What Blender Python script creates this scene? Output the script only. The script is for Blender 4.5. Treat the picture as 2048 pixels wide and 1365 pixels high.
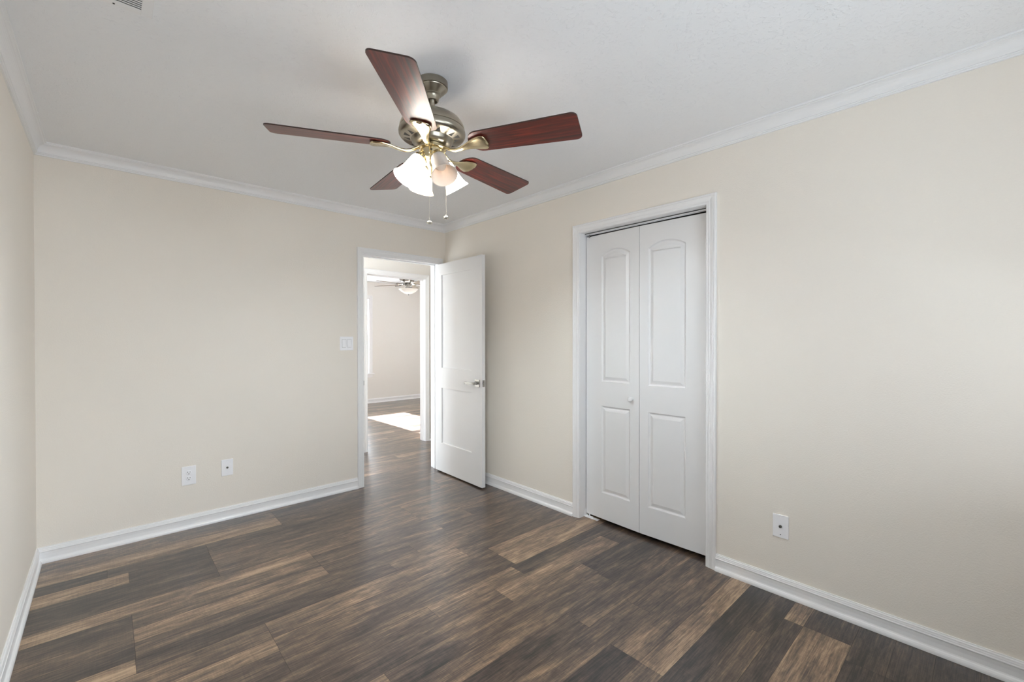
import bpy, bmesh, math, random
from mathutils import Vector, Matrix

for _o in list(bpy.data.objects):
    bpy.data.objects.remove(_o)
sc = bpy.context.scene
COL = sc.collection
PI = math.pi
R = math.radians

# ------------------------------------------------------------------ dimensions
H = 2.44            # ceiling height
W = 2.8286          # bedroom width (wall_left at x=0, wall_right at x=W)
D = 3.740           # wall_back at y=D
YR = -0.42          # wall_rear, behind the camera
WT = 0.115          # wall thickness
HY = 4.86           # hall's far wall
FY = 8.45           # far room's end wall

# ------------------------------------------------------------------ camera
cam = bpy.data.cameras.new('camera')
cam.sensor_fit = 'HORIZONTAL'
cam.sensor_width = 36.0
cam.lens = 882.82 / 2048 * 36.0
cam.clip_start = 0.02
cam.clip_end = 200
co = bpy.data.objects.new('camera', cam)
COL.objects.link(co)
yaw, pitch, roll = -0.7448, -0.0066, -0.0008
fw = Vector((-math.sin(yaw) * math.cos(pitch), math.cos(yaw) * math.cos(pitch), math.sin(pitch)))
rt = Vector((math.cos(yaw), math.sin(yaw), 0))
up = rt.cross(fw)
r2 = math.cos(roll) * rt + math.sin(roll) * up
u2 = -math.sin(roll) * rt + math.cos(roll) * up
M = Matrix((r2, u2, -fw)).transposed().to_4x4()
M.translation = Vector((0.298, 0.0, 1.308))
co.matrix_world = M
sc.camera = co

# ------------------------------------------------------------------ world, sun, daylight, fill lights, exposure
world = bpy.data.worlds.new('sky')
sc.world = world
world.use_nodes = True
bg = world.node_tree.nodes['Background']
bg.inputs[0].default_value = (0.90, 0.95, 1.0, 1)
bg.inputs[1].default_value = 0.7

sun = bpy.data.lights.new('sun', 'SUN')
sun.energy = 85.0
sun.angle = R(0.5)
sun.color = (0.97, 0.98, 1.0)
so = bpy.data.objects.new('sun', sun)
COL.objects.link(so)
so.rotation_euler = Vector((0.012, -1.0, -0.44)).to_track_quat('-Z', 'Y').to_euler()
so.location = (4, 14, 6)


def area(name, loc, direction, sx, sy, power, color):
    l = bpy.data.lights.new(name, 'AREA')
    l.shape = 'RECTANGLE'
    l.size, l.size_y = sx, sy
    l.energy = power
    l.color = color
    o = bpy.data.objects.new(name, l)
    COL.objects.link(o)
    o.location = loc
    o.rotation_euler = Vector(direction).to_track_quat('-Z', 'Y').to_euler()
    return o


# daylight through the rear and far end windows, with added fill lights
area('daylight_bedroom', (0.85, YR - 0.30, 1.50), (0, 1, -0.15), 1.3, 1.3, 3, (0.80, 0.91, 1.0))
area('fill_ceiling_bedroom', (0.85, YR - 0.65, 0.70), (0, 1, 0.75), 1.6, 0.9, 20, (0.82, 0.92, 1.0))  # added fill aimed upwards to brighten the ceiling
area('fill_left_bedroom', (3.4, -3.6, 1.95), (-3.15, 6.8, -1.25), 2.2, 1.2, 105, (0.82, 0.92, 1.0))  # added fill aimed through the window to brighten the left and back-left walls
area('daylight_far_room', (3.79, FY + 0.35, 1.4), (0, -1, 0), 0.82, 1.5, 25, (0.84, 0.93, 1.0))
area('fill_far_side', (6.35, 6.7, 1.45), (-1, 0, 0), 1.5, 1.4, 12, (0.84, 0.93, 1.0))  # added fill for the far room, outside an invented side window
# added fill that brightens the hall, outside an opening invented for it
area('fill_hall', (0.45, 4.365, 1.15), (1, 0, 0), 1.0, 2.0, 36, (0.84, 0.93, 1.0))

sc.view_settings.view_transform = 'Standard'
sc.view_settings.look = 'None'
sc.view_settings.gamma = 1.0
sc.view_settings.use_curve_mapping = False
sc.view_settings.exposure = 0.93
sc.cycles.use_denoising = True
sc.cycles.max_bounces = 14
sc.cycles.diffuse_bounces = 10
sc.cycles.glossy_bounces = 4
sc.cycles.transmission_bounces = 6
sc.cycles.sample_clamp_indirect = 10.0
sc.cycles.caustics_reflective = False
sc.cycles.caustics_refractive = False


# ------------------------------------------------------------------ materials
def srgb(r, g, b):
    def f(c):
        c /= 255.0
        return c / 12.92 if c <= 0.04045 else ((c + 0.055) / 1.055) ** 2.4
    return (f(r), f(g), f(b), 1)


def mat(name, color, rough=0.5, metal=0.0, spec=0.5, bump=None, var=None):
    """bump = (scale, strength, distance); var = (scale, amount) gentle mottling of the paint itself"""
    m = bpy.data.materials.new(name)
    m.use_nodes = True
    nt = m.node_tree
    b = nt.nodes['Principled BSDF']
    b.inputs['Base Color'].default_value = color
    b.inputs['Roughness'].default_value = rough
    b.inputs['Metallic'].default_value = metal
    b.inputs['Specular IOR Level'].default_value = spec
    tc = nt.nodes.new('ShaderNodeTexCoord')
    if bump:
        n = nt.nodes.new('ShaderNodeTexNoise')
        n.inputs['Scale'].default_value = bump[0]
        n.inputs['Detail'].default_value = 3
        nt.links.new(tc.outputs['Object'], n.inputs['Vector'])
        bp = nt.nodes.new('ShaderNodeBump')
        bp.inputs['Strength'].default_value = bump[1]
        bp.inputs['Distance'].default_value = bump[2]
        nt.links.new(n.outputs['Fac'], bp.inputs['Height'])
        nt.links.new(bp.outputs['Normal'], b.inputs['Normal'])
    if var:
        n = nt.nodes.new('ShaderNodeTexNoise')
        n.inputs['Scale'].default_value = var[0]
        n.inputs['Detail'].default_value = 2
        nt.links.new(tc.outputs['Object'], n.inputs['Vector'])
        mx = nt.nodes.new('ShaderNodeMix')
        mx.data_type = 'RGBA'
        mx.inputs['A'].default_value = color
        mx.inputs['B'].default_value = tuple(c * (1 - var[1]) for c in color[:3]) + (1,)
        nt.links.new(n.outputs['Fac'], mx.inputs['Factor'])
        nt.links.new(mx.outputs['Result'], b.inputs['Base Color'])
    return m


M_WALL = mat('cream_wall_paint', srgb(238, 232, 223), 0.75, spec=0.3, bump=(170, 0.35, 0.003), var=(3.0, 0.03))
M_WALLFAR = mat('pale_wall_paint', srgb(232, 229, 224), 0.75, spec=0.3, bump=(170, 0.3, 0.003))
M_TRIM = mat('white_semigloss_trim', srgb(238, 238, 239), 0.32, spec=0.5)
M_DOOR = mat('white_door_paint', srgb(233, 233, 234), 0.35, spec=0.5, bump=(60, 0.06, 0.001))
M_PLATE = mat('white_plastic', srgb(246, 246, 249), 0.3, spec=0.5)
M_DARK = mat('dark_slot', srgb(28, 27, 26), 0.6)
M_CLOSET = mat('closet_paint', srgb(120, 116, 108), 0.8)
M_NICKEL = mat('brushed_nickel', srgb(162, 155, 141), 0.28, 1.0, bump=(300, 0.05, 0.001))
M_STEEL = mat('satin_steel', srgb(176, 175, 172), 0.25, 1.0)
M_BRASS = mat('antique_brass', srgb(206, 192, 158), 0.22, 1.0)
M_CHAIN = mat('pull_chain_metal', srgb(225, 222, 212), 0.3, 1.0)
M_CONN = mat('cable_connector', srgb(120, 118, 112), 0.3, 1.0)
M_VENTD = mat('vent_duct_dark', srgb(60, 60, 60), 0.8)


def ceiling_material():
    m = mat('knockdown_ceiling', srgb(242, 243, 245), 0.85, spec=0.2)
    nt = m.node_tree
    b = nt.nodes['Principled BSDF']
    tc = nt.nodes.new('ShaderNodeTexCoord')
    n1 = nt.nodes.new('ShaderNodeTexNoise')
    n1.inputs['Scale'].default_value = 34
    n1.inputs['Detail'].default_value = 4
    n1.inputs['Distortion'].default_value = 2.2
    n2 = nt.nodes.new('ShaderNodeTexNoise')
    n2.inputs['Scale'].default_value = 110
    n2.inputs['Detail'].default_value = 2
    nt.links.new(tc.outputs['Object'], n1.inputs['Vector'])
    nt.links.new(tc.outputs['Object'], n2.inputs['Vector'])
    rp = nt.nodes.new('ShaderNodeValToRGB')
    rp.color_ramp.elements[0].position = 0.55
    rp.color_ramp.elements[1].position = 0.68
    nt.links.new(n1.outputs['Fac'], rp.inputs['Fac'])
    ma = nt.nodes.new('ShaderNodeMath')
    ma.operation = 'MULTIPLY_ADD'
    ma.inputs[1].default_value = 0.45
    nt.links.new(n2.outputs['Fac'], ma.inputs[0])
    nt.links.new(rp.outputs['Color'], ma.inputs[2])
    bp = nt.nodes.new('ShaderNodeBump')
    bp.inputs['Strength'].default_value = 0.42
    bp.inputs['Distance'].default_value = 0.0036
    nt.links.new(ma.outputs[0], bp.inputs['Height'])
    nt.links.new(bp.outputs['Normal'], b.inputs['Normal'])
    return m


M_CEIL = ceiling_material()


def floor_material():
    m = bpy.data.materials.new('vinyl_plank')
    m.use_nodes = True
    nt = m.node_tree
    L = nt.links.new
    b = nt.nodes['Principled BSDF']

    def node(t, **kw):
        n = nt.nodes.new(t)
        for k, v in kw.items():
            setattr(n, k, v)
        return n

    def math_(op, a, bb, c=None):
        n = node('ShaderNodeMath', operation=op)
        for i, v in enumerate((a, bb, c)):
            if v is None:
                continue
            if isinstance(v, (int, float)):
                n.inputs[i].default_value = v
            else:
                L(v, n.inputs[i])
        return n.outputs[0]
    at = node('ShaderNodeAttribute', attribute_name='tone')
    sep = node('ShaderNodeSeparateColor')
    L(at.outputs['Color'], sep.inputs[0])
    tone, seed = sep.outputs[0], sep.outputs[1]
    tc = node('ShaderNodeTexCoord')
    off = node('ShaderNodeCombineXYZ')
    L(math_('MULTIPLY', seed, 37.0), off.inputs[0])
    L(math_('MULTIPLY', seed, 91.0), off.inputs[2])
    add = node('ShaderNodeVectorMath', operation='ADD')
    L(tc.outputs['Object'], add.inputs[0])
    L(off.outputs[0], add.inputs[1])

    def noise(sx, sy, detail, rough=0.55, dist=0.0):
        mp = node('ShaderNodeMapping')
        mp.inputs['Scale'].default_value = (sx, sy, 1)
        L(add.outputs[0], mp.inputs['Vector'])
        n = node('ShaderNodeTexNoise')
        n.inputs['Scale'].default_value = 1.0
        n.inputs['Detail'].default_value = detail
        n.inputs['Roughness'].default_value = rough
        n.inputs['Distortion'].default_value = dist
        L(mp.outputs[0], n.inputs['Vector'])
        return n.outputs['Fac']
    grain = noise(4.0, 150, 7, 0.70, 0.6)      # long fibres
    cloud = noise(1.6, 9.0, 4, 0.6, 0.8)      # broad blotches along the plank
    blot = noise(7.0, 34, 5, 0.62, 1.2)       # smaller weathered patches
    saw = noise(190, 9, 2, 0.5)               # fine saw marks across
    fleck = noise(16, 160, 3, 0.7)
    t = math_('MULTIPLY_ADD', math_('SUBTRACT', cloud, 0.5), 1.45, tone)
    t = math_('MULTIPLY_ADD', math_('SUBTRACT', grain, 0.5), 1.25, t)
    t = math_('MULTIPLY_ADD', math_('SUBTRACT', blot, 0.5), 0.85, t)
    t = math_('MULTIPLY_ADD', math_('SUBTRACT', saw, 0.5), 0.22, t)
    t = math_('MULTIPLY_ADD', math_('SUBTRACT', fleck, 0.5), 0.6, t)
    t = math_('MULTIPLY_ADD', t, 0.78, 0.20)
    rp = node('ShaderNodeValToRGB')
    e = rp.color_ramp.elements
    e[0].position = 0.0
    e[0].color = srgb(12, 9, 8)
    e[1].position = 1.0
    e[1].color = srgb(180, 152, 122)
    for pos, c in ((0.20, (40, 32, 29)), (0.38, (68, 55, 48)), (0.56, (94, 77, 64)), (0.76, (134, 110, 88))):
        x = e.new(pos)
        x.color = srgb(*c)
    L(t, rp.inputs['Fac'])
    L(rp.outputs['Color'], b.inputs['Base Color'])
    b.inputs['Roughness'].default_value = 0.36
    rr = math_('MULTIPLY_ADD', grain, 0.14, 0.24)
    L(rr, b.inputs['Roughness'])
    b.inputs['Specular IOR Level'].default_value = 0.5
    b.inputs['Coat Weight'].default_value = 0.55
    b.inputs['Coat Roughness'].default_value = 0.18
    bp = node('ShaderNodeBump')
    bp.inputs['Strength'].default_value = 0.18
    bp.inputs['Distance'].default_value = 0.0015
    L(math_('ADD', grain, math_('MULTIPLY', saw, 0.4)), bp.inputs['Height'])
    L(bp.outputs['Normal'], b.inputs['Normal'])
    return m


M_FLOOR = floor_material()


def wood_material():
    m = bpy.data.materials.new('mahogany_blade')
    m.use_nodes = True
    nt = m.node_tree
    L = nt.links.new
    b = nt.nodes['Principled BSDF']
    tc = nt.nodes.new('ShaderNodeTexCoord')
    mp = nt.nodes.new('ShaderNodeMapping')
    mp.inputs['Scale'].default_value = (3.5, 70, 6)
    L(tc.outputs['Object'], mp.inputs['Vector'])
    n = nt.nodes.new('ShaderNodeTexNoise')
    n.inputs['Scale'].default_value = 1.0
    n.inputs['Detail'].default_value = 5
    n.inputs['Roughness'].default_value = 0.6
    n.inputs['Distortion'].default_value = 0.9
    L(mp.outputs[0], n.inputs['Vector'])
    rp = nt.nodes.new('ShaderNodeValToRGB')
    e = rp.color_ramp.elements
    e[0].position = 0.30
    e[0].color = srgb(34, 11, 8)
    e[1].position = 0.72
    e[1].color = srgb(136, 42, 22)
    x = e.new(0.5)
    x.color = srgb(88, 22, 12)
    L(n.outputs['Fac'], rp.inputs['Fac'])
    L(rp.outputs['Color'], b.inputs['Base Color'])
    b.inputs['Roughness'].default_value = 0.42
    b.inputs['Specular IOR Level'].default_value = 0.6
    b.inputs['Coat Weight'].default_value = 0.35
    b.inputs['Coat Roughness'].default_value = 0.36
    return m


M_WOOD = wood_material()
M_EDGE = mat('dark_blade_edge', srgb(48, 26, 18), 0.45)


def glass_material():
    m = bpy.data.materials.new('window_glass')
    m.use_nodes = True
    nt = m.node_tree
    nt.nodes.remove(nt.nodes['Principled BSDF'])
    out = nt.nodes['Material Output']
    t = nt.nodes.new('ShaderNodeBsdfTransparent')
    g = nt.nodes.new('ShaderNodeBsdfGlossy')
    g.inputs['Roughness'].default_value = 0.02
    mx = nt.nodes.new('ShaderNodeMixShader')
    mx.inputs[0].default_value = 0.06
    nt.links.new(t.outputs[0], mx.inputs[1])
    nt.links.new(g.outputs[0], mx.inputs[2])
    nt.links.new(mx.outputs[0], out.inputs['Surface'])
    return m


M_GLASS = glass_material()


def shade_material(name, col, translucency=0.6, glow=None):
    m = bpy.data.materials.new(name)
    m.use_nodes = True
    nt = m.node_tree
    nt.nodes.remove(nt.nodes['Principled BSDF'])
    out = nt.nodes['Material Output']
    d = nt.nodes.new('ShaderNodeBsdfDiffuse')
    d.inputs['Color'].default_value = col
    t = nt.nodes.new('ShaderNodeBsdfTranslucent')
    t.inputs['Color'].default_value = col
    g = nt.nodes.new('ShaderNodeBsdfGlossy')
    g.inputs['Roughness'].default_value = 0.25
    a = nt.nodes.new('ShaderNodeMixShader')
    a.inputs[0].default_value = translucency
    nt.links.new(d.outputs[0], a.inputs[1])
    nt.links.new(t.outputs[0], a.inputs[2])
    c = nt.nodes.new('ShaderNodeMixShader')
    c.inputs[0].default_value = 0.05
    nt.links.new(a.outputs[0], c.inputs[1])
    nt.links.new(g.outputs[0], c.inputs[2])
    if glow:                    # a lit lamp's glass glows as a whole
        e = nt.nodes.new('ShaderNodeEmission')
        e.inputs[0].default_value = glow[0]
        e.inputs[1].default_value = glow[1]
        s = nt.nodes.new('ShaderNodeAddShader')
        nt.links.new(c.outputs[0], s.inputs[0])
        nt.links.new(e.outputs[0], s.inputs[1])
        nt.links.new(s.outputs[0], out.inputs['Surface'])
    else:
        nt.links.new(c.outputs[0], out.inputs['Surface'])
    return m


M_SHADELIT = shade_material('lit_frosted_shade', (0.97, 0.95, 0.92, 1), 0.40, ((1.0, 0.95, 0.88, 1), 4.5))
M_SHADEWARM = shade_material('warm_glow_shade', (0.97, 0.90, 0.78, 1), 0.10, ((1.0, 0.76, 0.42, 1), 1.6))  # same frosted glass, with the bulb's warm light put into its colour
M_SHADE = shade_material('frosted_shade', (0.88, 0.80, 0.73, 1), 0.25)
M_BOWL = shade_material('frosted_bowl', (0.95, 0.94, 0.92, 1), 0.55)


def emit(name, col, strength):
    m = bpy.data.materials.new(name)
    m.use_nodes = True
    nt = m.node_tree
    nt.nodes.remove(nt.nodes['Principled BSDF'])
    e = nt.nodes.new('ShaderNodeEmission')
    e.inputs[0].default_value = col
    e.inputs[1].default_value = strength
    nt.links.new(e.outputs[0], nt.nodes['Material Output'].inputs['Surface'])
    return m


M_BULB = emit('lit_bulb', (0.86, 0.945, 1.0, 1), 1150.0)
M_BULBFAR = emit('lit_far_bulb', (1.0, 0.96, 0.90, 1), 160.0)
M_BULBOFF = mat('unlit_bulb', srgb(225, 215, 205), 0.4)


# ------------------------------------------------------------------ mesh helpers
def tag(o, label=None, cat=None, group=None, kind=None):
    if label:
        o['label'] = label
    if cat:
        o['category'] = cat
    if group:
        o['group'] = group
    if kind:
        o['kind'] = kind
    return o


def obj(name, bm, m, parent=None, smooth=False, recalc=True):
    """link a bmesh as one object; a parented part keeps the coordinates given in its parent's frame"""
    if recalc:
        bmesh.ops.recalc_face_normals(bm, faces=bm.faces)
    me = bpy.data.meshes.new(name)
    bm.to_mesh(me)
    bm.free()
    for x in (m if isinstance(m, (list, tuple)) else [m]):
        me.materials.append(x)
    if smooth:
        for p in me.polygons:
            p.use_smooth = True
        me.set_sharp_from_angle(angle=R(38))
    o = bpy.data.objects.new(name, me)
    COL.objects.link(o)
    if parent:
        o.parent = parent
    return o


def empty(name, loc, rz=0.0):
    o = bpy.data.objects.new(name, None)
    o.empty_display_size = 0.05
    COL.objects.link(o)
    o.location = loc
    o.rotation_euler = (0, 0, rz)
    return o


def box(bm, a, b, bev=0.0, mi=0):
    t = bmesh.new()
    vs = [t.verts.new((x, y, z)) for x in (a[0], b[0]) for y in (a[1], b[1]) for z in (a[2], b[2])]
    for f in ((0, 1, 3, 2), (4, 6, 7, 5), (0, 4, 5, 1), (2, 3, 7, 6), (0, 2, 6, 4), (1, 5, 7, 3)):
        t.faces.new([vs[i] for i in f])
    if bev:
        bmesh.ops.bevel(t, geom=list(t.edges), offset=bev, segments=2, affect='EDGES', profile=0.6)
    bmesh.ops.recalc_face_normals(t, faces=t.faces)
    merge(bm, t, mi)
    return bm


def merge(bm, t, mi=0, mtx=None):
    d = {}
    for v in t.verts:
        d[v] = bm.verts.new(mtx @ v.co if mtx else v.co)
    for f in t.faces:
        n = bm.faces.new([d[v] for v in f.verts])
        n.material_index = mi
    t.free()


def lathe(bm, prof, n=32, mtx=None, mi=0, close=False):
    t = bmesh.new()
    rings = []
    for r, z in prof:
        if r < 1e-6:
            rings.append([t.verts.new((0, 0, z))])
        else:
            rings.append([t.verts.new((r * math.cos(2 * PI * i / n), r * math.sin(2 * PI * i / n), z)) for i in range(n)])
    pairs = list(zip(rings, rings[1:]))
    if close:
        pairs.append((rings[-1], rings[0]))
    for a, b in pairs:
        for i in range(n):
            j = (i + 1) % n
            if len(a) == 1 and len(b) == 1:
                continue
            if len(a) == 1:
                t.faces.new((a[0], b[i], b[j]))
            elif len(b) == 1:
                t.faces.new((a[i], a[j], b[0]))
            else:
                t.faces.new((a[i], a[j], b[j], b[i]))
    bmesh.ops.recalc_face_normals(t, faces=t.faces)
    merge(bm, t, mi, mtx)
    return bm


def tube(bm, pts, r, n=8, mi=0):
    pts = [Vector(p) for p in pts]
    rs = r if isinstance(r, (list, tuple)) else [r] * len(pts)
    t = bmesh.new()
    rings = []
    ref = Vector((0, 0, 1))
    for i, p in enumerate(pts):
        d = (pts[min(i + 1, len(pts) - 1)] - pts[max(i - 1, 0)]).normalized()
        if abs(d.dot(ref)) > 0.95:
            ref = Vector((1, 0, 0))
        u = d.cross(ref).normalized()
        v = d.cross(u).normalized()
        rings.append([t.verts.new(p + rs[i] * (math.cos(2 * PI * k / n) * u + math.sin(2 * PI * k / n) * v)) for k in range(n)])
    for a, b in zip(rings, rings[1:]):
        for k in range(n):
            t.faces.new((a[k], a[(k + 1) % n], b[(k + 1) % n], b[k]))
    t.faces.new(rings[0])
    t.faces.new(rings[-1][::-1])
    bmesh.ops.recalc_face_normals(t, faces=t.faces)
    merge(bm, t, mi)
    return bm


def axis_matrix(pos, direction):
    """matrix whose +Z points along direction"""
    q = Vector(direction).normalized().to_track_quat('Z', 'Y')
    return Matrix.Translation(Vector(pos)) @ q.to_matrix().to_4x4()


def run(bm, origin, along, out, upv, prof, length, m0=0.0, m1=0.0, mode='out'):
    """sweep a (out, up) profile in a straight run; the ends are mitred by m0, m1 times the profile's out or up coordinate"""
    o, a, q, u = Vector(origin), Vector(along), Vector(out), Vector(upv)
    t = bmesh.new()
    A, B = [], []
    for po, pu in prof:
        k = po if mode == 'out' else pu
        base = o + q * po + u * pu
        A.append(t.verts.new(base + a * (m0 * k)))
        B.append(t.verts.new(base + a * (length - m1 * k)))
    n = len(prof)
    for i in range(n):
        j = (i + 1) % n
        t.faces.new((A[i], A[j], B[j], B[i]))
    t.faces.new(A)
    t.faces.new(B[::-1])
    bmesh.ops.recalc_face_normals(t, faces=t.faces)
    merge(bm, t)
    return bm


def struct(name, bm, m, label, smooth=False):
    o = obj(name, bm, m, None, smooth)
    return tag(o, label, kind='structure')


# ------------------------------------------------------------------ floor: planks along x, widths and butt joints from the photo
rnd = random.Random(11)
rows = [  # (y0, y1, [(x_end, tone), ...])
    (3.522, 3.74, [(1.21, .40), (2.2, .22), (9, .30)]),
    (3.371, 3.522, [(1.207, .66), (2.5, .25), (9, .42)]),
    (3.257, 3.371, [(.30, .02), (.76, .12), (2.45, .22), (9, .4)]),
    (3.119, 3.257, [(.388, .74), (.757, .14), (1.9, .30), (9, .35)]),
    (2.862, 3.119, [(.757, .13), (1.968, .36), (9, .34)]),
    (2.750, 2.862, [(1.206, .66), (1.968, .38), (9, .56)]),
    (2.600, 2.750, [(.384, .10), (1.205, .44), (2.3, .34), (9, .25)]),
    (2.485, 2.600, [(.384, .36), (1.206, .62), (2.0, .30), (9, .24)]),
    (2.358, 2.485, [(.384, .16), (1.7, .24), (9, .34)]),
    (2.252, 2.358, [(.382, .74), (1.5, .18), (9, .38)]),
    (2.112, 2.252, [(.83, .38), (1.9, .42), (9, .34)]),
    (2.012, 2.112, [(.83, .58), (2.04, .34), (9, .56)]),
    (1.853, 2.012, [(.827, .28), (2.036, .32), (9, .66)]),
    (1.744, 1.853, [(.6, .3), (1.441, .30), (2.0, .44), (9, .16)]),
    (1.597, 1.744, [(.9, .3), (1.78, .34), (2.7, .60), (9, .3)]),
    (1.477, 1.597, [(1.091, .58), (2.32, .30), (9, .12)]),
    (1.357, 1.477, [(1.091, .34), (2.30, .36), (9, .18)]),
    (1.225, 1.357, [(1.0, .2), (1.9, .22), (9, .34)]),
    (1.096, 1.225, [(1.2, .34), (2.2, .36), (9, .30)]),
    (0.955, 1.096, [(1.878, .06), (9, .36)]),
    (0.853, 0.955, [(1.875, .48), (9, .66)]),
    (0.752, 0.853, [(1.4, .08), (9, .10)]),
    (0.648, 0.752, [(2.423, .30), (9, .06)]),
    (0.570, 0.648, [(2.615, .26), (9, .56)]),
    (0.395, 0.570, [(2.0, .62), (2.62, .72), (9, .12)]),
    (0.270, 0.395, [(2.5, .12), (9, .10)]),
    (0.146, 0.270, [(2.5, .10), (9, .08)]),
]
y = 0.146
while y > -0.6:
    x = rnd.uniform(0.2, 1.2)
    seg = []
    while x < 7:
        seg.append((x, rnd.choice((.08, .12, .3, .55))))
        x += 1.22
    rows.append((y - .126, y, seg))
    y -= .126
y = 3.74
while y < 8.6:
    x = rnd.uniform(0.2, 1.2)
    seg = []
    while x < 7:
        seg.append((x, rnd.choice((.18, .25, .32, .38, .46, .62))))
        x += 1.22
    rows.append((y, y + .126, seg))
    y += .126
X0, X1 = -0.12, 6.2
fbm = bmesh.new()
lay = fbm.loops.layers.float_color.new('tone')
for y0, y1, seg in rows:
    xs = X0
    for xe, tone in seg:
        xe = min(xe, X1)
        if xe <= xs:
            continue
        # long pieces are split at a plank's length so that no board is longer than about 1.5 m
        n = max(1, round((xe - xs) / 1.5))
        for k in range(n):
            a, b = xs + (xe - xs) * k / n, xs + (xe - xs) * (k + 1) / n
            g = 0.0006
            vs = [fbm.verts.new(p) for p in ((a + g, y0 + g, 0), (b - g, y0 + g, 0), (b - g, y1 - g, 0), (a + g, y1 - g, 0))]
            f = fbm.faces.new(vs)
            s = rnd.random()
            tn = .07 + tone * .93 + rnd.uniform(-.03, .03)
            for lp in f.loops:
                lp[lay] = (tn, s, 0, 1)
        xs = xe
box(fbm, (X0, -0.62, -0.05), (X1, 8.7, -0.0015), mi=1)
floor = struct('floor', fbm, [M_FLOOR, M_DARK], 'brown vinyl plank floor running from the bedroom through the hall')


# ------------------------------------------------------------------ walls and ceiling
def slab_with_hole(bm, axis, c0, c1, s0, s1, z0, z1, holes):
    """a wall between c0 and c1 on one axis, spanning s0..s1 on the other, with rectangular holes (a, b, zlo, zhi)"""
    cuts = sorted({s0, s1, *[h[0] for h in holes], *[h[1] for h in holes]})
    for a, b in zip(cuts, cuts[1:]):
        mid = (a + b) / 2
        hs = [h for h in holes if h[0] < mid < h[1]]
        spans = [(z0, z1)]
        for h in hs:
            spans = [(z0, h[2]), (h[3], z1)]
        for p, q in spans:
            if q - p < 1e-4:
                continue
            if axis == 'y':
                box(bm, (a, c0, p), (b, c1, q))
            else:
                box(bm, (c0, a, p), (c1, b, q))
    return bm


DX0, DX1, DZ = 1.968, 2.735, 2.045         # bedroom doorway
CY0, CY1, CZ = 1.102, 2.018, 2.068         # closet opening
HX0, HX1, HZ = 2.513, 3.280, 2.050         # doorway across the hall
WX0, WX1, WZ0, WZ1 = 3.38, 4.20, 0.60, 2.11    # far room's window
RX0, RX1, RZ0, RZ1 = 0.35, 2.50, 0.70, 2.08    # bedroom's window, behind the camera

struct('wall_left', box(bmesh.new(), (-0.10, YR - 0.1, 0), (0, D, H)), M_WALL, 'cream wall along the left edge of the bedroom')
struct('wall_right', slab_with_hole(bmesh.new(), 'x', W, W + WT, YR - 0.1, D, 0, H, [(CY0, CY1, 0, CZ)]), M_WALL,
       'cream bedroom wall with the closet opening')
struct('wall_back', slab_with_hole(bmesh.new(), 'y', D, D + WT, -0.10, 5.2, 0, H, [(DX0, DX1, 0, DZ)]), M_WALL,
       'cream bedroom wall with the open doorway to the hall')
struct('wall_rear', slab_with_hole(bmesh.new(), 'y', YR - 0.1, YR, 0.0, W, 0, H, [(RX0, RX1, RZ0, RZ1)]), M_WALL,
       'cream bedroom wall with a window, behind the viewer')
struct('wall_hall', slab_with_hole(bmesh.new(), 'y', HY, HY + WT, 0.6, 6.1, 0, H, [(HX0, HX1, 0, HZ)]), M_WALLFAR,
       'pale hall wall with the doorway to the far room')
struct('wall_far', slab_with_hole(bmesh.new(), 'y', FY, FY + 0.12, 1.9, 6.1, 0, H, [(WX0, WX1, WZ0, WZ1)]), M_WALLFAR,
       'pale end wall of the far room with a window')
b = bmesh.new()
box(b, (1.9, HY + WT, 0), (2.0, FY, H))
slab_with_hole(b, 'x', 6.0, 6.1, HY + WT, FY, 0, H, [(5.95, 7.45, 0.75, 2.1)])  # side opening added for the far room's fill light
slab_with_hole(b, 'x', 0.6, 0.7, D + WT, HY, 0, H, [(3.93, 4.80, 0, 2.15)])  # hall end opening added to let the fill light in
box(b, (5.1, D + WT, 0), (5.2, HY, H))
struct('wall_hall_sides', b, M_WALLFAR, 'pale side walls of the hall and the far room')
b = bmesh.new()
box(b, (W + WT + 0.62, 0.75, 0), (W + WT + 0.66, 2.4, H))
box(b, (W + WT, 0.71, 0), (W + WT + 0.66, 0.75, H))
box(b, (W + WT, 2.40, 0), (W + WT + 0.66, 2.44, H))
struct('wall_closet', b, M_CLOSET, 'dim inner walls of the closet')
struct('ceiling', box(bmesh.new(), (-0.12, -0.6, H), (6.2, 8.7, H + 0.08)), M_CEIL, 'white textured ceiling')

# ------------------------------------------------------------------ crown and baseboards
X, Y, Z = Vector((1, 0, 0)), Vector((0, 1, 0)), Vector((0, 0, 1))
CR = [(0, 0), (0, -.072), (.0085, -.072), (.0085, -.0655), (.0125, -.0645), (.0135, -.0610), (.0125, -.0585), (.0165, -.0570)]
for i in range(9):
    a = R(10 + 80 * i / 8)
    CR.append((.0165 + .029 * (1 - math.cos(a)) + .001, -.0570 + .043 * math.sin(a)))
CR += [(.0475, -.0125), (.0500, -.0115), (.0500, -.0085), (.0555, -.0075), (.0555, 0)]


def crown(name, origin, along, out, length, label):
    return struct(name, run(bmesh.new(), origin, along, out, Z, CR, length, 1, 1), M_TRIM, label)


crown('trim_1', (0, YR, H), Y, X, D - YR, 'white crown moulding along the left wall')
crown('trim_2', (0, D, H), X, -Y, W, 'white crown moulding above the open doorway')
crown('trim_3', (W, YR, H), Y, -X, D - YR, 'white crown moulding above the closet')
crown('trim_4', (0, YR, H), X, Y, W, 'white crown moulding on the wall behind the viewer')

BB = [(0, 0), (.024, 0), (.024, .007), (.0225, .013), (.0185, .019), (.0140, .0225), (.0122, .027), (.0112, .045), (.0118, .062),
      (.0140, .0655), (.0140, .0685), (.0115, .0715), (.0112, .0760), (.0095, .0800), (.0092, .0845), (.0060, .0880), (.0055, .0920), (0, .0920)]


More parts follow.
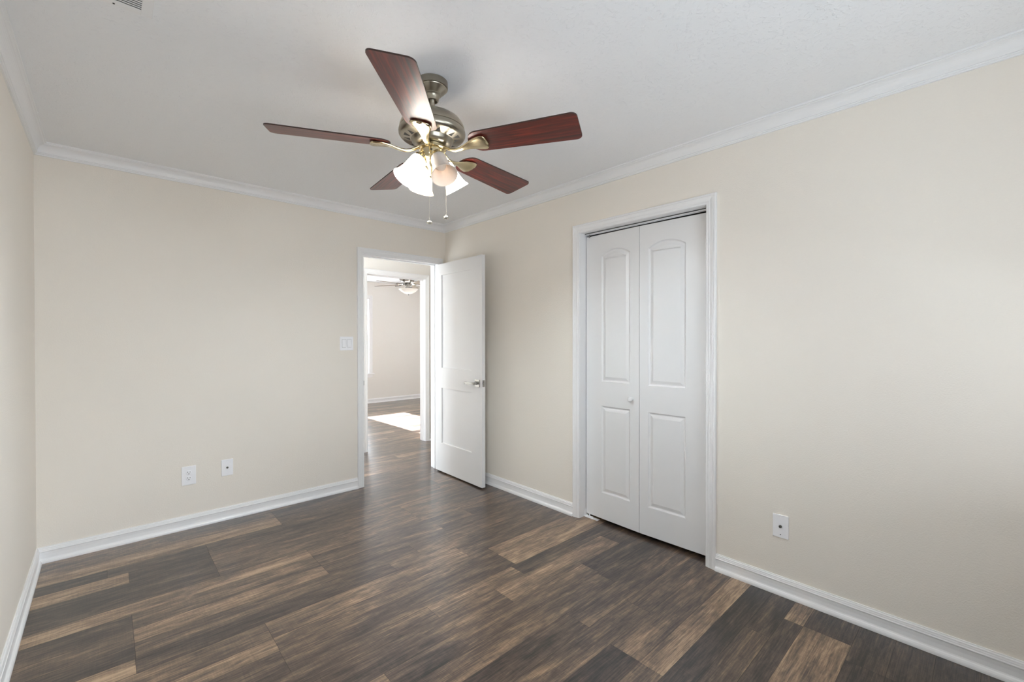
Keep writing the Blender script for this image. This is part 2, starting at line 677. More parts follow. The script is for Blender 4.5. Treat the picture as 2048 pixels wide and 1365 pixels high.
def base(bm, origin, along, out, length, m0, m1):
    return run(bm, origin, along, out, Z, BB, length, m0, m1)


CW = 0.057   # casing width
struct('baseboard_left', base(bmesh.new(), (0, YR, 0), Y, X, D - YR, 1, 1), M_TRIM, 'white baseboard along the left wall')
b = base(bmesh.new(), (0, D, 0), X, -Y, DX0 - CW, 1, 0)
base(b, (DX1 + CW, D, 0), X, -Y, W - DX1 - CW, 0, 1)
struct('baseboard_back', b, M_TRIM, 'white baseboard below the outlets on the doorway wall')
b = base(bmesh.new(), (W, CY1 + CW, 0), Y, -X, D - CY1 - CW, 0, 1)
base(b, (W, YR, 0), Y, -X, CY0 - CW - YR, 1, 0)
struct('baseboard_right', b, M_TRIM, 'white baseboard on both sides of the closet')
struct('baseboard_rear', base(bmesh.new(), (0, YR, 0), X, Y, W, 1, 1), M_TRIM, 'white baseboard behind the viewer')
struct('baseboard_far', base(bmesh.new(), (2.0, FY, 0), X, -Y, 4.0, 1, 1), M_TRIM, 'white baseboard on the far room end wall')
b = base(bmesh.new(), (0.7, HY, 0), X, -Y, HX0 - CW - 0.7, 0, 0)
base(b, (HX1 + CW, HY, 0), X, -Y, 5.1 - HX1 - CW, 0, 0)
base(b, (HX1 + CW, HY + WT, 0), X, Y, 6.0 - HX1 - CW, 0, 0)
base(b, (2.0, HY + WT, 0), X, Y, HX0 - CW - 2.0, 0, 0)
struct('baseboard_hall', b, M_TRIM, 'white baseboard beside the doorway across the hall')

# casing profile: (thickness out of the wall, distance from the opening)
CP = [(0, 0), (.009, 0), (.0105, .003), (.0105, .012), (.0125, .0145), (.0135, .018), (.0122, .0215), (.0130, .026), (.0150, .033),
      (.0165, .040), (.0155, .0425), (.0180, .0455), (.0185, .0500), (.0175, .0545), (.0150, .057), (0, .057)]


def casing(bm, p0, p1, out, ztop, zbot=0.0, bottom=False):
    """mitred colonial casing round an opening whose jambs stand at p0 and p1 (points on the wall face at floor level)"""
    p0, p1 = Vector(p0), Vector(p1)
    s = (p1 - p0).normalized()
    run(bm, p0 + Z * zbot, Z, out, -s, CP, ztop - zbot, -1 if bottom else 0, -1, 'up')
    run(bm, p1 + Z * zbot, Z, out, s, CP, ztop - zbot, -1 if bottom else 0, -1, 'up')
    run(bm, p0 + Z * ztop, s, out, Z, CP, (p1 - p0).length, -1, -1, 'up')
    return bm


def jamb_y(bm, x0, x1, ztop, y0, y1, t=0.018):
    """jamb lining of an opening in a wall that lies along x"""
    box(bm, (x0 - 0.001, y0, 0), (x0 + 0.0, y1, ztop))
    box(bm, (x0 - t, y0 + .0005, 0), (x0 + 0.001, y1 - .0005, ztop))
    box(bm, (x1 - 0.001, y0 + .0005, 0), (x1 + t, y1 - .0005, ztop))
    box(bm, (x0, y0 + .0005, ztop - 0.001), (x1, y1 - .0005, ztop + t))
    ym = y0 + 0.040
    box(bm, (x0, ym, 0), (x0 + .010, ym + .030, ztop))          # door stop
    box(bm, (x1 - .010, ym, 0), (x1, ym + .030, ztop))
    box(bm, (x0, ym, ztop - .010), (x1, ym + .030, ztop))
    return bm


def frame_y(name, x0, x1, ztop, y0, y1, label):
    b = jamb_y(bmesh.new(), x0, x1, ztop, y0, y1)
    casing(b, (x0, y0, 0), (x1, y0, 0), -Y, ztop)
    casing(b, (x0, y1, 0), (x1, y1, 0), Y, ztop)
    return struct(name, b, M_TRIM, label)


fr = frame_y('trim_5', DX0, DX1, DZ, D, D + WT, 'white casing and jamb of the open bedroom doorway')
b = box(bmesh.new(), (DX0 + .0005, D + 0.004, 0.885), (DX0 + .0020, D + 0.030, 0.945), 0.0005)
box(b, (DX0 - .0015, D - 0.0105, 0.895), (DX0 + .0020, D + 0.006, 0.935), 0.0005)
o = obj('strike_plate', b, M_STEEL, fr)
frame_y('trim_6', HX0, HX1, HZ, HY, HY + WT, 'white casing and jamb of the doorway across the hall')

# closet casing and jamb
b = bmesh.new()
casing(b, (W, CY1, 0), (W, CY0, 0), -X, CZ)
box(b, (W + .0005, CY1 - .001, 0), (W + WT, CY1 + .018, CZ))
box(b, (W + .0005, CY0 - .018, 0), (W + WT, CY0 + .001, CZ))
box(b, (W + .0005, CY0, CZ - .001), (W + WT, CY1, CZ + .018))
struct('trim_7', b, M_TRIM, 'white moulded casing round the closet doors')


# ------------------------------------------------------------------ panelled leaves
def inset(poly, d):
    n = len(poly)
    out = []
    for i in range(n):
        p, a, c = Vector(poly[i]), Vector(poly[i - 1]), Vector(poly[(i + 1) % n])
        e1, e2 = (p - a).normalized(), (c - p).normalized()
        n1, n2 = Vector((-e1.y, e1.x)), Vector((-e2.y, e2.x))
        m = (n1 + n2)
        m = m / max(0.2, m.dot(n1))
        out.append(tuple(p + m * d))
    return out


def leaf_mesh(w, h, t, outlines, rings):
    """front face (y=0, facing -y) with moulded panels; rings = [(inset, depth into the leaf), ...]"""
    bm = bmesh.new()
    outer = [(0, 0), (w, 0), (w, h), (0, h)]
    es = []

    def loop(poly, yy):
        return [bm.verts.new((p[0], yy, p[1])) for p in poly]
    ov = loop(outer, 0)
    for i in range(4):
        es.append(bm.edges.new((ov[i], ov[(i + 1) % 4])))
    holes = []
    for poly in outlines:
        hv = loop(poly, 0)
        holes.append((poly, hv))
        for i in range(len(hv)):
            es.append(bm.edges.new((hv[i], hv[(i + 1) % len(hv)])))
    bmesh.ops.triangle_fill(bm, use_beauty=True, use_dissolve=False, edges=es, normal=(0, -1, 0))
    for poly, hv in holes:
        prev = hv
        for d, dep in rings:
            nv = loop(inset(poly, d), dep)
            for i in range(len(nv)):
                j = (i + 1) % len(nv)
                bm.faces.new((prev[i], prev[j], nv[j], nv[i]))
            prev = nv
        bm.faces.new(prev)
    bv = [bm.verts.new((p[0], t, p[1])) for p in outer]
    for i in range(4):
        j = (i + 1) % 4
        bm.faces.new((ov[i], ov[j], bv[j], bv[i]))
    bm.faces.new(bv[::-1])
    return bm


def rect(x0, x1, z0, z1):
    return [(x0, z0), (x1, z0), (x1, z1), (x0, z1)]


def arched(x0, x1, z0, zs, zt, n=18):
    """rectangle with a segmental arch: springs at zs, crown at zt"""
    c = (x1 - x0) / 2
    s = zt - zs
    rad = (c * c + s * s) / (2 * s)
    a = math.asin(c / rad)
    xm, zc = (x0 + x1) / 2, zt - rad
    pts = [(x0, z0), (x1, z0)]
    for i in range(n + 1):
        q = a - 2 * a * i / n
        pts.append((xm + rad * math.sin(q), zc + rad * math.cos(q)))
    return pts


# bedroom door, swung open against the right wall
hinge, free = Vector((2.700, 3.724)), Vector((2.682, 2.968))
dv = free - hinge
door = empty('door_1', (hinge.x, hinge.y, 0.0), math.atan2(dv.y, dv.x))
tag(door, 'white two-panel bedroom door standing open against the right wall', 'door', kind='structure')
LW = dv.length
o = obj('door_leaf', leaf_mesh(LW, 2.015, 0.035,
        [rect(.112, .601, .278, .813), rect(.112, .601, 1.008, 1.905)],
        [(.0008, .0100), (.003, .0110), (.010, .0112)]), M_DOOR, door)
o.location = (0, 0, 0.013)
b = box(bmesh.new(), (.664, -.010, .882), (.729, 0, .947), .0015)
ros = obj('door_handle', b, M_STEEL, door)
b = bmesh.new()
lathe(b, [(0, 0), (.011, 0), (.011, .036), (0, .036)], 20, axis_matrix((.697, -.010, .914), (0, -1, 0)))
box(b, (.576, -.058, .902), (.712, -.044, .924), .002)
obj('lever', b, M_STEEL, ros, smooth=True)
b = box(bmesh.new(), (LW - .0002, .006, .886), (LW + .0016, .029, .944), .0004)
box(b, (LW, .011, .907), (LW + .010, .024, .925), .002)
obj('latch_plate', b, M_STEEL, door)
b = bmesh.new()
for z in (0.25, 1.02, 1.80):
    lathe(b, [(0, z - .045), (.006, z - .045), (.006, z + .045), (0, z + .045)], 12, Matrix.Translation((-.006, .040, 0)))
obj('hinge', b, M_STEEL, door)

# closet bifold, its fold a little proud
bif = empty('door_2', (2.895, 1.564, 0.0))
tag(bif, 'white bifold closet door with four moulded panels and arched tops', 'door', kind='structure')
RINGS = [(.004, .0045), (.008, .0075), (.012, .0080), (.016, .0075), (.034, .0020), (.037, .0020)]


def bifold_leaf(p0, p1, x0, x1):
    p0, p1 = Vector(p0), Vector(p1)
    d = p1 - p0
    z0 = 0.022
    o = obj('door_panel', leaf_mesh(d.length, 2.022, 0.034,
            [rect(x0, x1, .207 - z0, .826 - z0), arched(x0, x1, .999 - z0, 1.888 - z0, 1.928 - z0)], RINGS), M_DOOR, bif)
    o.location = (p0.x - 2.895, p0.y - 1.564, z0)
    o.rotation_euler = (0, 0, math.atan2(d.y, d.x))
    return o


lf = bifold_leaf((2.897, 2.0105), (2.883, 1.5680), .1345, .371)
bifold_leaf((2.883, 1.5650), (2.897, 1.1130), .061, .308)
b = lathe(bmesh.new(), [(0, 0), (.010, 0), (.0095, .008), (.009, .014), (.014, .018), (.0175, .024), (.0175, .029), (.013, .034), (0, .036)],
          24, axis_matrix((.388, 0, .878), (0, -1, 0)))
obj('knob', b, M_DOOR, lf, smooth=True)
b = box(bmesh.new(), (-.016, -.458, 2.0620), (.012, .448, 2.0670))
box(b, (-.016, -.458, 2.0565), (-.0145, .448, 2.0670))
box(b, (.0105, -.458, 2.0565), (.012, .448, 2.0670))
obj('track', b, M_TRIM, bif)
b = bmesh.new()
lathe(b, [(0, 2.036), (.004, 2.036), (.004, 2.064), (0, 2.064)], 10, Matrix.Translation((0, .420, 0)))
obj('pivot_pin', b, M_STEEL, bif)
b = box(bmesh.new(), (-.020, .335, 0.0), (.010, .4535, .0030), .0008)
box(b, (-.018, .4505, 0.0), (.008, .4535, .045), .0008)
box(b, (-.014, .385, .003), (.004, .447, .0085), .001)
lathe(b, [(0, .004), (.004, .004), (.004, .024), (0, .024)], 10, Matrix.Translation((0.004, .420, 0)))
obj('floor_bracket', b, M_PLATE, bif)


# ------------------------------------------------------------------ windows
def window(name, x0, x1, z0, z1, y_in, y_out, out, label, sill=True):
    """double-hung window in a wall along x; `out` points into the room"""
    root = empty(name, ((x0 + x1) / 2, y_in, z0))
    tag(root, label, 'window', kind='structure')
    ox, oy, oz = root.location
    T = Matrix.Translation((-ox, -oy, -oz))

    def part(n, bm, m):
        bm.transform(T)
        return obj(n, bm, m, root)
    ym = y_in - out.y * 0.055
    b = bmesh.new()
    casing(b, (x0, y_in, 0), (x1, y_in, 0), out, z1, z0)
    ya, yb = min(y_in, y_out), max(y_in, y_out)
    box(b, (x0, ya, z0), (x0 + .012, yb, z1))
    box(b, (x1 - .012, ya, z0), (x1, yb, z1))
    box(b, (x0, ya, z1 - .012), (x1, yb, z1))
    box(b, (x0, ya, z0), (x1, yb, z0 + .012))
    part('window_frame', b, M_TRIM)
    s0, s1 = sorted((y_in + out.y * .045, y_in - out.y * .05))
    b = box(bmesh.new(), (x0 - CW - .03, s0, z0 - .022), (x1 + CW + .03, s1, z0 + .0), .004)
    c0, c1 = sorted((y_in + out.y * .014, y_in + out.y * .0005))
    box(b, (x0 - CW, c0, z0 - .080), (x1 + CW, c1, z0 - .022), .002)
    part('window_sill', b, M_TRIM)
    zm = (z0 + z1) / 2
    for (a, c, dy) in ((z0 + .012, zm + .018, -.0), (zm - .018, z1 - .012, .03)):
        yy = ym - out.y * dy
        q0, q1 = yy - .013, yy + .013
        b = bmesh.new()
        xa, xb = x0 + .012, x1 - .012
        box(b, (xa, q0, a), (xa + .042, q1, c))
        box(b, (xb - .042, q0, a), (xb, q1, c))
        box(b, (xa + .042, q0, a), (xb - .042, q1, a + .042))
        box(b, (xa + .042, q0, c - .036), (xb - .042, q1, c))
        part('sash', b, M_TRIM)
        part('window_pane', box(bmesh.new(), (xa + .040, yy - .002, a + .040), (xb - .040, yy + .002, c - .034)), M_GLASS)
    return root


window('window_1', WX0, WX1, WZ0, WZ1, FY, FY + .12, -Y, 'bright white-framed window seen through both doorways in the far room')
window('window_2', RX0, RX1, RZ0, RZ1, YR, YR - .10, Y, 'white-framed bedroom window behind the viewer')
# window added to the far room's side wall, out of view, to light that room
b = bmesh.new()
for yy0, yy1, a, c in ((5.95, 6.0, .75, 2.1), (7.40, 7.45, .75, 2.1), (5.95, 7.45, .75, .80), (5.95, 7.45, 2.05, 2.1), (5.95, 7.45, 1.40, 1.45)):
    box(b, (6.02, yy0, a), (6.08, yy1, c))
w3 = struct('added_window_3', b, M_TRIM, 'added white-framed side window, out of view, that lights the far room')
obj('window_pane', box(bmesh.new(), (6.048, 6.0, .80), (6.052, 7.40, 2.05)), M_GLASS, w3)


# ------------------------------------------------------------------ ceiling fan with light kit
FX, FYY = 1.3665, 1.678
fan = empty('ceiling_fan', (FX, FYY, H))
tag(fan, 'mahogany ceiling fan with nickel motor and four light shades in the bedroom', 'ceiling fan')


def zz(prof):
    return [(r, z - H) for r, z in prof]


obj('canopy', lathe(bmesh.new(), zz([(0, 2.44), (.066, 2.44), (.0685, 2.438), (.0685, 2.414), (.0680, 2.411), (.0640, 2.4095), (.0625, 2.4070), (.0635, 2.4055),
    (.0610, 2.4030), (.054, 2.396), (.046, 2.389), (.0405, 2.3845), (.0385, 2.3825), (.0385, 2.3795), (.0345, 2.3765), (.0310, 2.3700), (.0295, 2.3640), (.0275, 2.3565), (.0240, 2.354),
    (.0215, 2.355), (.0195, 2.362), (0, 2.368)]), 48), M_NICKEL, fan, True)
obj('downrod', lathe(bmesh.new(), zz([(0, 2.366), (.0165, 2.366), (.0165, 2.360), (.0105, 2.352), (.0105, 2.308), (.016, 2.306), (.018, 2.296), (0, 2.296)]), 24),
    M_NICKEL, fan, True)
motor = obj('motor_housing', lathe(bmesh.new(), zz([(0, 2.298), (.028, 2.298), (.055, 2.2965), (.082, 2.291), (.106, 2.281), (.124, 2.268), (.135, 2.254),
    (.1405, 2.241), (.1420, 2.233), (.1420, 2.229), (.1398, 2.2275), (.1398, 2.2245), (.1442, 2.223), (.1460, 2.214), (.1450, 2.205), (.1400, 2.197), (.133, 2.1925),
    (.128, 2.1915), (.092, 2.183), (.090, 2.180), (.088, 2.172), (.080, 2.161), (.070, 2.157), (.052, 2.157), (.050, 2.165), (0, 2.165)]), 64), M_NICKEL, fan, True)


def slot_bm(s):
    """one triangular cooling slot on the sloping underside, pointing outwards (s > 0) or inwards"""
    b = bmesh.new()

    def P(r, da, dz):
        return (r * math.cos(da), r * math.sin(da), 2.183 + (r - .092) / .034 * .009 - H - dz)
    ra, rb = (.097, .124) if s > 0 else (.124, .097)
    top = [b.verts.new(P(ra, -.105, .0012)), b.verts.new(P(ra, .105, .0012)), b.verts.new(P(rb, 0, .0012))]
    bot = [b.verts.new(P(ra, -.105, -.001)), b.verts.new(P(ra, .105, -.001)), b.verts.new(P(rb, 0, -.001))]
    b.faces.new(top)
    b.faces.new(bot[::-1])
    for k in range(3):
        b.faces.new((top[k], top[(k + 1) % 3], bot[(k + 1) % 3], bot[k]))
    return b


slots = [obj('cooling_slot', slot_bm(1), M_DARK, motor), obj('cooling_slot', slot_bm(-1), M_DARK, motor)]
used = set()
for i in range(20):
    if i % 4 == 3:
        continue
    src = slots[i % 2]
    o = src if src.name not in used else src.copy()
    if src.name in used:
        COL.objects.link(o)
        o.parent = motor
    used.add(src.name)
    o.rotation_euler = (0, 0, 2 * PI * i / 20)
obj('flywheel', lathe(bmesh.new(), zz([(0, 2.158), (.050, 2.158), (.052, 2.1565), (.060, 2.155), (.061, 2.152), (.061, 2.141), (.058, 2.139), (.048, 2.138), (0, 2.138)]), 40),
    M_BRASS, fan, True)
sw = obj('switch_housing', lathe(bmesh.new(), zz([(0, 2.139), (.047, 2.139), (.049, 2.137), (.049, 2.104), (.053, 2.102), (.054, 2.097), (.052, 2.092), (.044, 2.085),
    (.036, 2.080), (.033, 2.074), (.033, 2.064), (.026, 2.058), (.020, 2.050), (.017, 2.038), (.019, 2.030), (.016, 2.022), (.008, 2.016), (0, 2.015)]), 40), M_BRASS, fan, True)
av = math.atan2(-1.678, 0.298 - FX) - 0.10      # towards the viewer
b = box(bmesh.new(), (-.005, -.002, -.003), (.005, .003, .003), .0008)
b.transform(Matrix.Translation((.049 * math.cos(av), .049 * math.sin(av), 2.124 - H)) @ Matrix.Rotation(av + PI / 2, 4, 'Z'))
obj('reverse_switch', b, M_DARK, sw)

PITCH = R(-12.0)
ZB = 2.1475 - H


def blade_bm():
    """paddle along local +x, pitched about its own axis"""
    bm = bmesh.new()
    r0, r1, w0, w1 = .178, .655, .062, .0785

    def hw(x):
        return w0 + (w1 - w0) * (x - r0) / (r1 - r0)
    pts = []
    rc = .024
    for i in range(7):           # outer corners
        a = R(-90 + 90 * i / 6)
        pts.append((r1 - rc + rc * math.cos(a), -hw(r1) + rc + rc * math.sin(a)))
    for i in range(7):
        a = R(90 * i / 6)
        pts.append((r1 - rc + rc * math.cos(a), hw(r1) - rc + rc * math.sin(a)))
    for i in range(13):          # rounded root
        a = R(90 + 180 * i / 12)
        pts.append((r0 + .052 + .052 * math.cos(a), hw(r0 + .05) * math.sin(a)))
    t = .0055
    n = len(pts)
    T = [bm.verts.new((x, y * math.cos(PITCH) - t / 2 * -math.sin(PITCH) * 0, y * math.sin(PITCH) + t / 2)) for x, y in pts]
    B = [bm.verts.new((x, y * math.cos(PITCH), y * math.sin(PITCH) - t / 2)) for x, y in pts]
    bm.faces.new(T)
    bm.faces.new(B[::-1])
    for i in range(n):
        f = bm.faces.new((T[i], T[(i + 1) % n], B[(i + 1) % n], B[i]))
        f.material_index = 1
    return bm


def iron_bm():
    """S-curved brass blade arm that ends in a shell-shaped plate below the blade"""
    st = [(.046, 2.1470, .0150, .0070), (.062, 2.1440, .0150, .0070), (.078, 2.1355, .0135, .0068), (.095, 2.1275, .0125, .0066), (.115, 2.1240, .0125, .0062),
          (.135, 2.1255, .0140, .0058), (.155, 2.1300, .0170, .0054), (.172, 2.1345, .0215, .0050), (.190, 2.1378, .0285, .0046), (.206, 2.1388, .0350, .0044),
          (.222, 2.1386, .0405, .0046), (.238, 2.1384, .0430, .0054), (.248, 2.1382, .0425, .0060), (.255, 2.1384, .0380, .0060), (.260, 2.1388, .0290, .0054), (.2635, 2.1395, .0150, .0036)]
    bm = bmesh.new()
    rings = []
    m = 16
    for x, z, w, t in st:
        k = min(1, max(0, (x - .10) / .09))
        tilt = PITCH * k
        ring = []
        for i in range(m):
            a = 2 * PI * i / m
            yy = w * math.copysign(abs(math.cos(a)) ** .75, math.cos(a))
            th = t * math.sin(a)
            if x > .18 and math.sin(a) < 0:      # scalloped, slightly dished underside
                th *= 1 + .35 * math.cos(yy / w * PI * 2.5)
            ring.append(bm.verts.new((x, yy * math.cos(tilt), z - 2.1475 + yy * math.sin(tilt) + th)))
        rings.append(ring)
    for a, c in zip(rings, rings[1:]):
        for i in range(m):
            bm.faces.new((a[i], a[(i + 1) % m], c[(i + 1) % m], c[i]))
    bm.faces.new(rings[0])
    bm.faces.new(rings[-1][::-1])
    return bm


bl = obj('blade', blade_bm(), [M_WOOD, M_EDGE], fan)
ir = obj('blade_arm', iron_bm(), M_BRASS, fan, True)
for k in range(5):
    ang = R(154.5 + 72 * k)
    for src in (bl, ir):
        o = src if k == 0 else src.copy()
        if k:
            COL.objects.link(o)
            o.parent = fan
        o.location = (0, 0, ZB)
        o.rotation_euler = (0, 0, ang)

# light kit: four arms with bell shades, the one facing the viewer's right unlit
RN, ZN, TILT = .059, 2.090 - H, R(33)
SH = [(.0265, 0), (.0310, .005), (.0335, .014), (.0350, .030), (.0365, .048), (.0385, .066), (.0415, .083), (.0455, .098), (.0500, .109), (.0545, .116), (.0570, .119)]
IN = [(r - .0026, s) for r, s in SH][::-1]
for k in range(4):
    a = R(171.5 + 90 * k)
    dr = Vector((math.cos(a), math.sin(a), 0))
    ax = dr * math.sin(TILT) - Z * math.cos(TILT)
    neck = dr * RN + Z * ZN
    MT = axis_matrix(neck, ax)
    b = bmesh.new()
    lathe(b, [(0, -.030), (.016, -.030), (.0185, -.026), (.0200, -.014), (.0270, -.010), (.0280, -.002), (.0285, .010), (.0300, .0115), (.0300, .0135),
              (.0245, .0135), (.0245, -.004), (0, -.004)], 28, MT)
    for q in range(3):
        c = 2 * PI * q / 3 + .5
        lathe(b, [(0, 0), (.0028, 0), (.0028, .006), (.0045, .006), (.0045, .009), (0, .009)], 10,
              MT @ axis_matrix((.028 * math.cos(c), .028 * math.sin(c), .004), (math.cos(c), math.sin(c), 0)))
    tube(b, [dr * .020 + Z * (2.070 - H), dr * .027 + Z * (2.084 - H), dr * .036 + Z * (2.106 - H), neck - ax * .027], .0085, 10)
    obj('lamp_holder', b, M_BRASS, fan, True)
    sh = obj('lamp_shade', lathe(bmesh.new(), SH + IN, 40, MT, close=True), (M_SHADELIT, M_SHADE, M_SHADELIT, M_SHADEWARM)[k], fan, True)
    b = lathe(bmesh.new(), [(0, .000), (.011, .000), (.012, .010), (.015, .020), (.021, .038), (.0225, .052), (.020, .065), (.013, .074), (0, .078)], 20, MT)
    lit = k != 1
    bo = obj('bulb', b, M_BULB if lit else M_BULBOFF, sh, True)
    if not lit:
        bo['label'] = 'unlit bulb'

rv = Vector((.735, -.678, 0))
fv = Vector((.678, .735, 0))
for px, py, ztop, zend in ((-.004, -.052, 2.108, 1.815), (.0605, .000, 2.100, 1.850)):
    p = rv * px + fv * py
    b = bmesh.new()
    tube(b, [p + Z * (ztop - H), p + Z * (zend - H)], .0007, 6)
    z = ztop
    while z > zend:
        t = bmesh.new()
        bmesh.ops.create_icosphere(t, subdivisions=1, radius=.0015)
        merge(b, t, 0, Matrix.Translation(p + Z * (z - H)))
        z -= .0046
    tube(b, [p * .86 + Z * (ztop - H), p + Z * (ztop + .001 - H)], .0026, 8)
    ch = obj('pull_chain', b, M_CHAIN, fan, True)
    b = lathe(bmesh.new(), [(0, .004), (.003, .004), (.004, .000), (.0095, -.003), (.0130, -.008), (.0135, -.012), (.0120, -.0135), (.0085, -.0130),
                            (.0060, -.0100), (0, -.0090)], 24, Matrix.Translation(p + Z * (zend - H)))
    obj('pull_knob', b, M_CHAIN, ch, True)

# ------------------------------------------------------------------ far room's ceiling fan
ff = empty('ceiling_fan', (4.085, 6.70, H))
tag(ff, 'small ceiling fan with a white glass bowl, seen through the doorway', 'ceiling fan')
obj('motor_housing', lathe(bmesh.new(), [(0, 0), (.085, 0), (.090, -.004), (.092, -.035), (.120, -.055), (.145, -.085), (.147, -.140), (.142, -.165), (.125, -.185),
    (.095, -.200), (.060, -.206), (0, -.206)], 48), M_STEEL, ff, True)
b = bmesh.new()
pts = [(.17, -.045), (.60, -.066), (.625, -.050), (.625, .050), (.60, .066), (.17, .045)]
TT = [b.verts.new((x, y * .98, y * -.19 + .003)) for x, y in pts]
BT = [b.verts.new((x, y * .98, y * -.19 - .003)) for x, y in pts]
b.faces.new(TT)
b.faces.new(BT[::-1])
for i in range(6):
    b.faces.new((TT[i], TT[(i + 1) % 6], BT[(i + 1) % 6], BT[i]))
fb = obj('blade', b, mat('pale_wood_blade', srgb(150, 140, 126), 0.5), ff)
b = tube(bmesh.new(), [(.06, 0, .010), (.11, 0, .000), (.16, 0, -.006), (.25, 0, -.006)], [.010, .009, .012, .016], 10)
fi = obj('blade_arm', b, M_STEEL, ff, True)
for k in range(5):
    for src in (fb, fi):
        o = src if k == 0 else src.copy()
        if k:
            COL.objects.link(o)
            o.parent = ff
        o.location = (0, 0, -.225)
        o.rotation_euler = (0, 0, R(121 + 72 * k))
obj('switch_housing', lathe(bmesh.new(), [(0, -.204), (.055, -.204), (.058, -.215), (.056, -.250), (.050, -.262), (.060, -.285), (.060, -.292), (0, -.292)], 32), M_STEEL, ff, True)
BO = [(.158, -.298), (.160, -.304), (.150, -.316), (.128, -.336), (.098, -.356), (.062, -.372), (.028, -.380), (.008, -.382)]
bowl = obj('lamp_shade', lathe(bmesh.new(), BO + [(max(.004, r - .004), z + .003) for r, z in BO][::-1], 48, close=True), M_BOWL, ff, True)
obj('bulb', lathe(bmesh.new(), [(0, -.292), (.014, -.292), (.030, -.315), (.030, -.330), (0, -.348)], 20), M_BULBFAR, bowl, True)
obj('finial', lathe(bmesh.new(), [(0, -.378), (.016, -.379), (.019, -.386), (.010, -.392), (.007, -.402), (.004, -.412), (0, -.414)], 20), M_STEEL, ff, True)


# ------------------------------------------------------------------ wall plates
def face_root(name, loc, facing):
    """local x runs to the right along the wall as seen from the room, local -y points into the room"""
    return empty(name, loc, math.atan2(-facing[1], -facing[0]) - PI / 2)


def screw(bm, x, z, y=-.0062, r=.0032):
    lathe(bm, [(0, 0), (r, 0), (r * .8, .0012), (0, .0014)], 14, axis_matrix((x, y, z), (0, -1, 0)))
    box(bm, (x - r * .75, y - .00165, z - .0004), (x + r * .75, y - .0012, z + .0004))


# duplex outlet (oversize plate)
r = face_root('wall_outlet', (.717, D, .3635), (0, -1))
tag(r, 'white duplex power outlet low on the wall left of the doorway', 'outlet')
obj('face_plate', box(bmesh.new(), (-.0405, -.0065, -.064), (.0405, 0, .064), .0028), M_PLATE, r)
for dz in (.0195, -.0195):
    b = lathe(bmesh.new(), [(0, 0), (.0168, 0), (.0165, .0016), (.0155, .0020), (0, .0020)], 28, axis_matrix((0, -.0062, dz), (0, -1, 0)))
    f = obj('socket', b, M_PLATE, r, True)
    b = box(bmesh.new(), (-.0076, -.0086, dz + .0010), (-.0052, -.0080, dz + .0092))
    box(b, (.0052, -.0086, dz + .0020), (.0076, -.0080, dz + .0086))
    lathe(b, [(0, 0), (.0027, 0), (.0027, .0006), (0, .0006)], 12, axis_matrix((0, -.0080, dz - .0070), (0, -1, 0)))
    obj('slots', b, M_DARK, f)
b = bmesh.new()
screw(b, 0, 0, -.0062, .0030)
obj('screw', b, M_PLATE, r)


def coax(loc, facing, label, painted_top):
    r = face_root('cable_plate', loc, facing)
    tag(r, label, 'cable outlet', 'coaxial cable plates')
    obj('face_plate', box(bmesh.new(), (-.036, -.0060, -.0585), (.036, 0, .0585), .0026), M_PLATE, r)
    b = lathe(bmesh.new(), [(0, 0), (.0072, 0), (.0072, .0035), (.0050, .0038), (.0048, .0110), (.0030, .0112), (.0028, .0060), (0, .0060)], 6 * 4,
              axis_matrix((0, -.0058, 0), (0, -1, 0)))
    c = obj('connector', b, M_CONN, r, True)
    obj('socket_hole', lathe(bmesh.new(), [(0, 0), (.0029, 0), (.0029, .0008), (0, .0008)], 14, axis_matrix((0, -.0130, 0), (0, -1, 0))), M_DARK, c)
    b = bmesh.new()
    screw(b, 0, .042, -.0058)
    obj('screw', b, M_PLATE, r)
    if painted_top:
        obj('screw_hole', lathe(bmesh.new(), [(0, 0), (.0026, 0), (.0026, .0008), (0, .0008)], 12, axis_matrix((0, -.0056, -.042), (0, -1, 0))), M_DARK, r)
    else:
        b = bmesh.new()
        screw(b, 0, -.042, -.0058)
        obj('screw', b, M_PLATE, r)
    return r


coax((.943, D, .3745), (0, -1), 'white cable wall plate to the right of the power outlet', False)
coax((W, .722, .347), (-1, 0), 'white cable wall plate on the wall right of the closet', True)

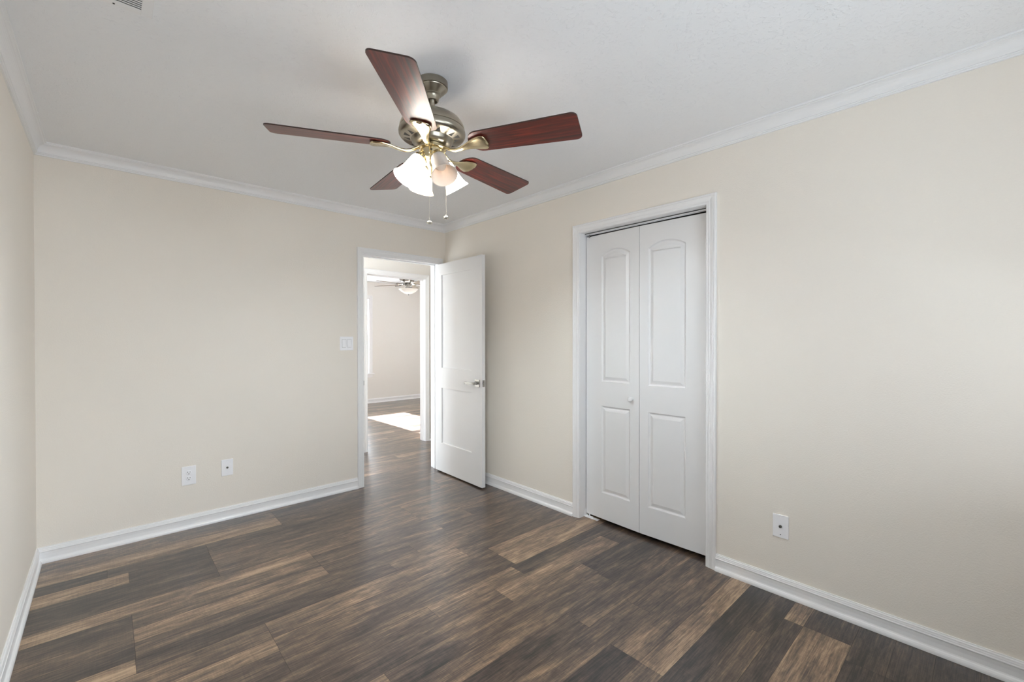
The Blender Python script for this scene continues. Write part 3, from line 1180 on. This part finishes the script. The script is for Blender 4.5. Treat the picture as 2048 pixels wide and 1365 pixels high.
r = face_root('light_switch', (1.8180, D, 1.2635), (0, -1))
tag(r, 'white double rocker light switch beside the doorway', 'light switch')
obj('face_plate', box(bmesh.new(), (-.0570, -.0060, -.0585), (.0570, 0, .0585), .0026), M_PLATE, r)
for dx in (-.023, .023):
    b = bmesh.new()
    box(b, (dx - .0180, -.0064, -.0345), (dx + .0180, -.0050, .0345))
    o = obj('rocker_gap_shade', b, mat('plate_shadow_gap', srgb(170, 170, 172), 0.5), r)  # grey surround paints the shade in the gap round the rocker
    b = bmesh.new()
    vs = [b.verts.new(p) for p in ((dx - .0165, -.0060, -.033), (dx + .0165, -.0060, -.033), (dx + .0165, -.0060, .033), (dx - .0165, -.0060, .033),
                                   (dx - .0160, -.0105, -.0325), (dx + .0160, -.0105, -.0325), (dx + .0160, -.0072, .0325), (dx - .0160, -.0072, .0325),
                                   (dx - .0160, -.0075, 0), (dx + .0160, -.0075, 0))]
    for f in ((0, 1, 5, 4), (2, 3, 7, 6), (4, 5, 9, 8), (8, 9, 6, 7), (0, 4, 8, 7, 3), (1, 2, 6, 9, 5), (0, 3, 2, 1)):
        b.faces.new([vs[i] for i in f])
    obj('rocker', b, M_PLATE, r)
    for zq in (-.048, .048):
        b = bmesh.new()
        screw(b, dx, zq, -.0058, .0028)
        obj('screw', b, M_PLATE, r)

# ------------------------------------------------------------------ ceiling air register
vx0, vx1, vy0, vy1 = .225, .425, 1.655, 2.012
v = empty('air_vent', ((vx0 + vx1) / 2, (vy0 + vy1) / 2, H))
tag(v, 'white slatted air register on the ceiling near the left wall', 'air vent')
hx, hy = (vx1 - vx0) / 2, (vy1 - vy0) / 2
b = bmesh.new()
ix, iy = hx - .030, hy - .026
for a, c in (((-hx, -hy), (-ix, hy)), ((ix, -hy), (hx, hy)), ((-ix, -hy), (ix, -iy)), ((-ix, iy), (ix, hy))):
    box(b, (a[0], a[1], -.006), (c[0], c[1], 0), .0012)
obj('frame', b, M_TRIM, v)
obj('backing', box(bmesh.new(), (-ix, -iy, -.0012), (ix, iy, -.0002)), M_VENTD, v)
yy = -iy + .002
b0 = None
while yy < iy - .004:
    if b0 is None:
        b = bmesh.new()
        vs = [b.verts.new(p) for p in ((-ix, 0, -.0065), (ix, 0, -.0065), (ix, .0080, -.0052), (-ix, .0080, -.0052),
                                       (-ix, 0, -.0055), (ix, 0, -.0055), (ix, .0080, -.0040), (-ix, .0080, -.0040))]
        for f in ((0, 1, 2, 3), (7, 6, 5, 4), (0, 4, 5, 1), (1, 5, 6, 2), (2, 6, 7, 3), (3, 7, 4, 0)):
            b.faces.new([vs[i] for i in f])
        b0 = obj('slat', b, M_TRIM, v)
        o = b0
    else:
        o = b0.copy()
        COL.objects.link(o)
        o.parent = v
    o.location = (0, yy, 0)
    yy += .0118
for s in (-1, 1):
    b = lathe(bmesh.new(), [(0, 0), (.0036, 0), (.0030, .0012), (0, .0015)], 14, axis_matrix((0, s * (hy - .010), -.0058), (0, 0, -1)))
    obj('screw', b, M_VENTD, v)
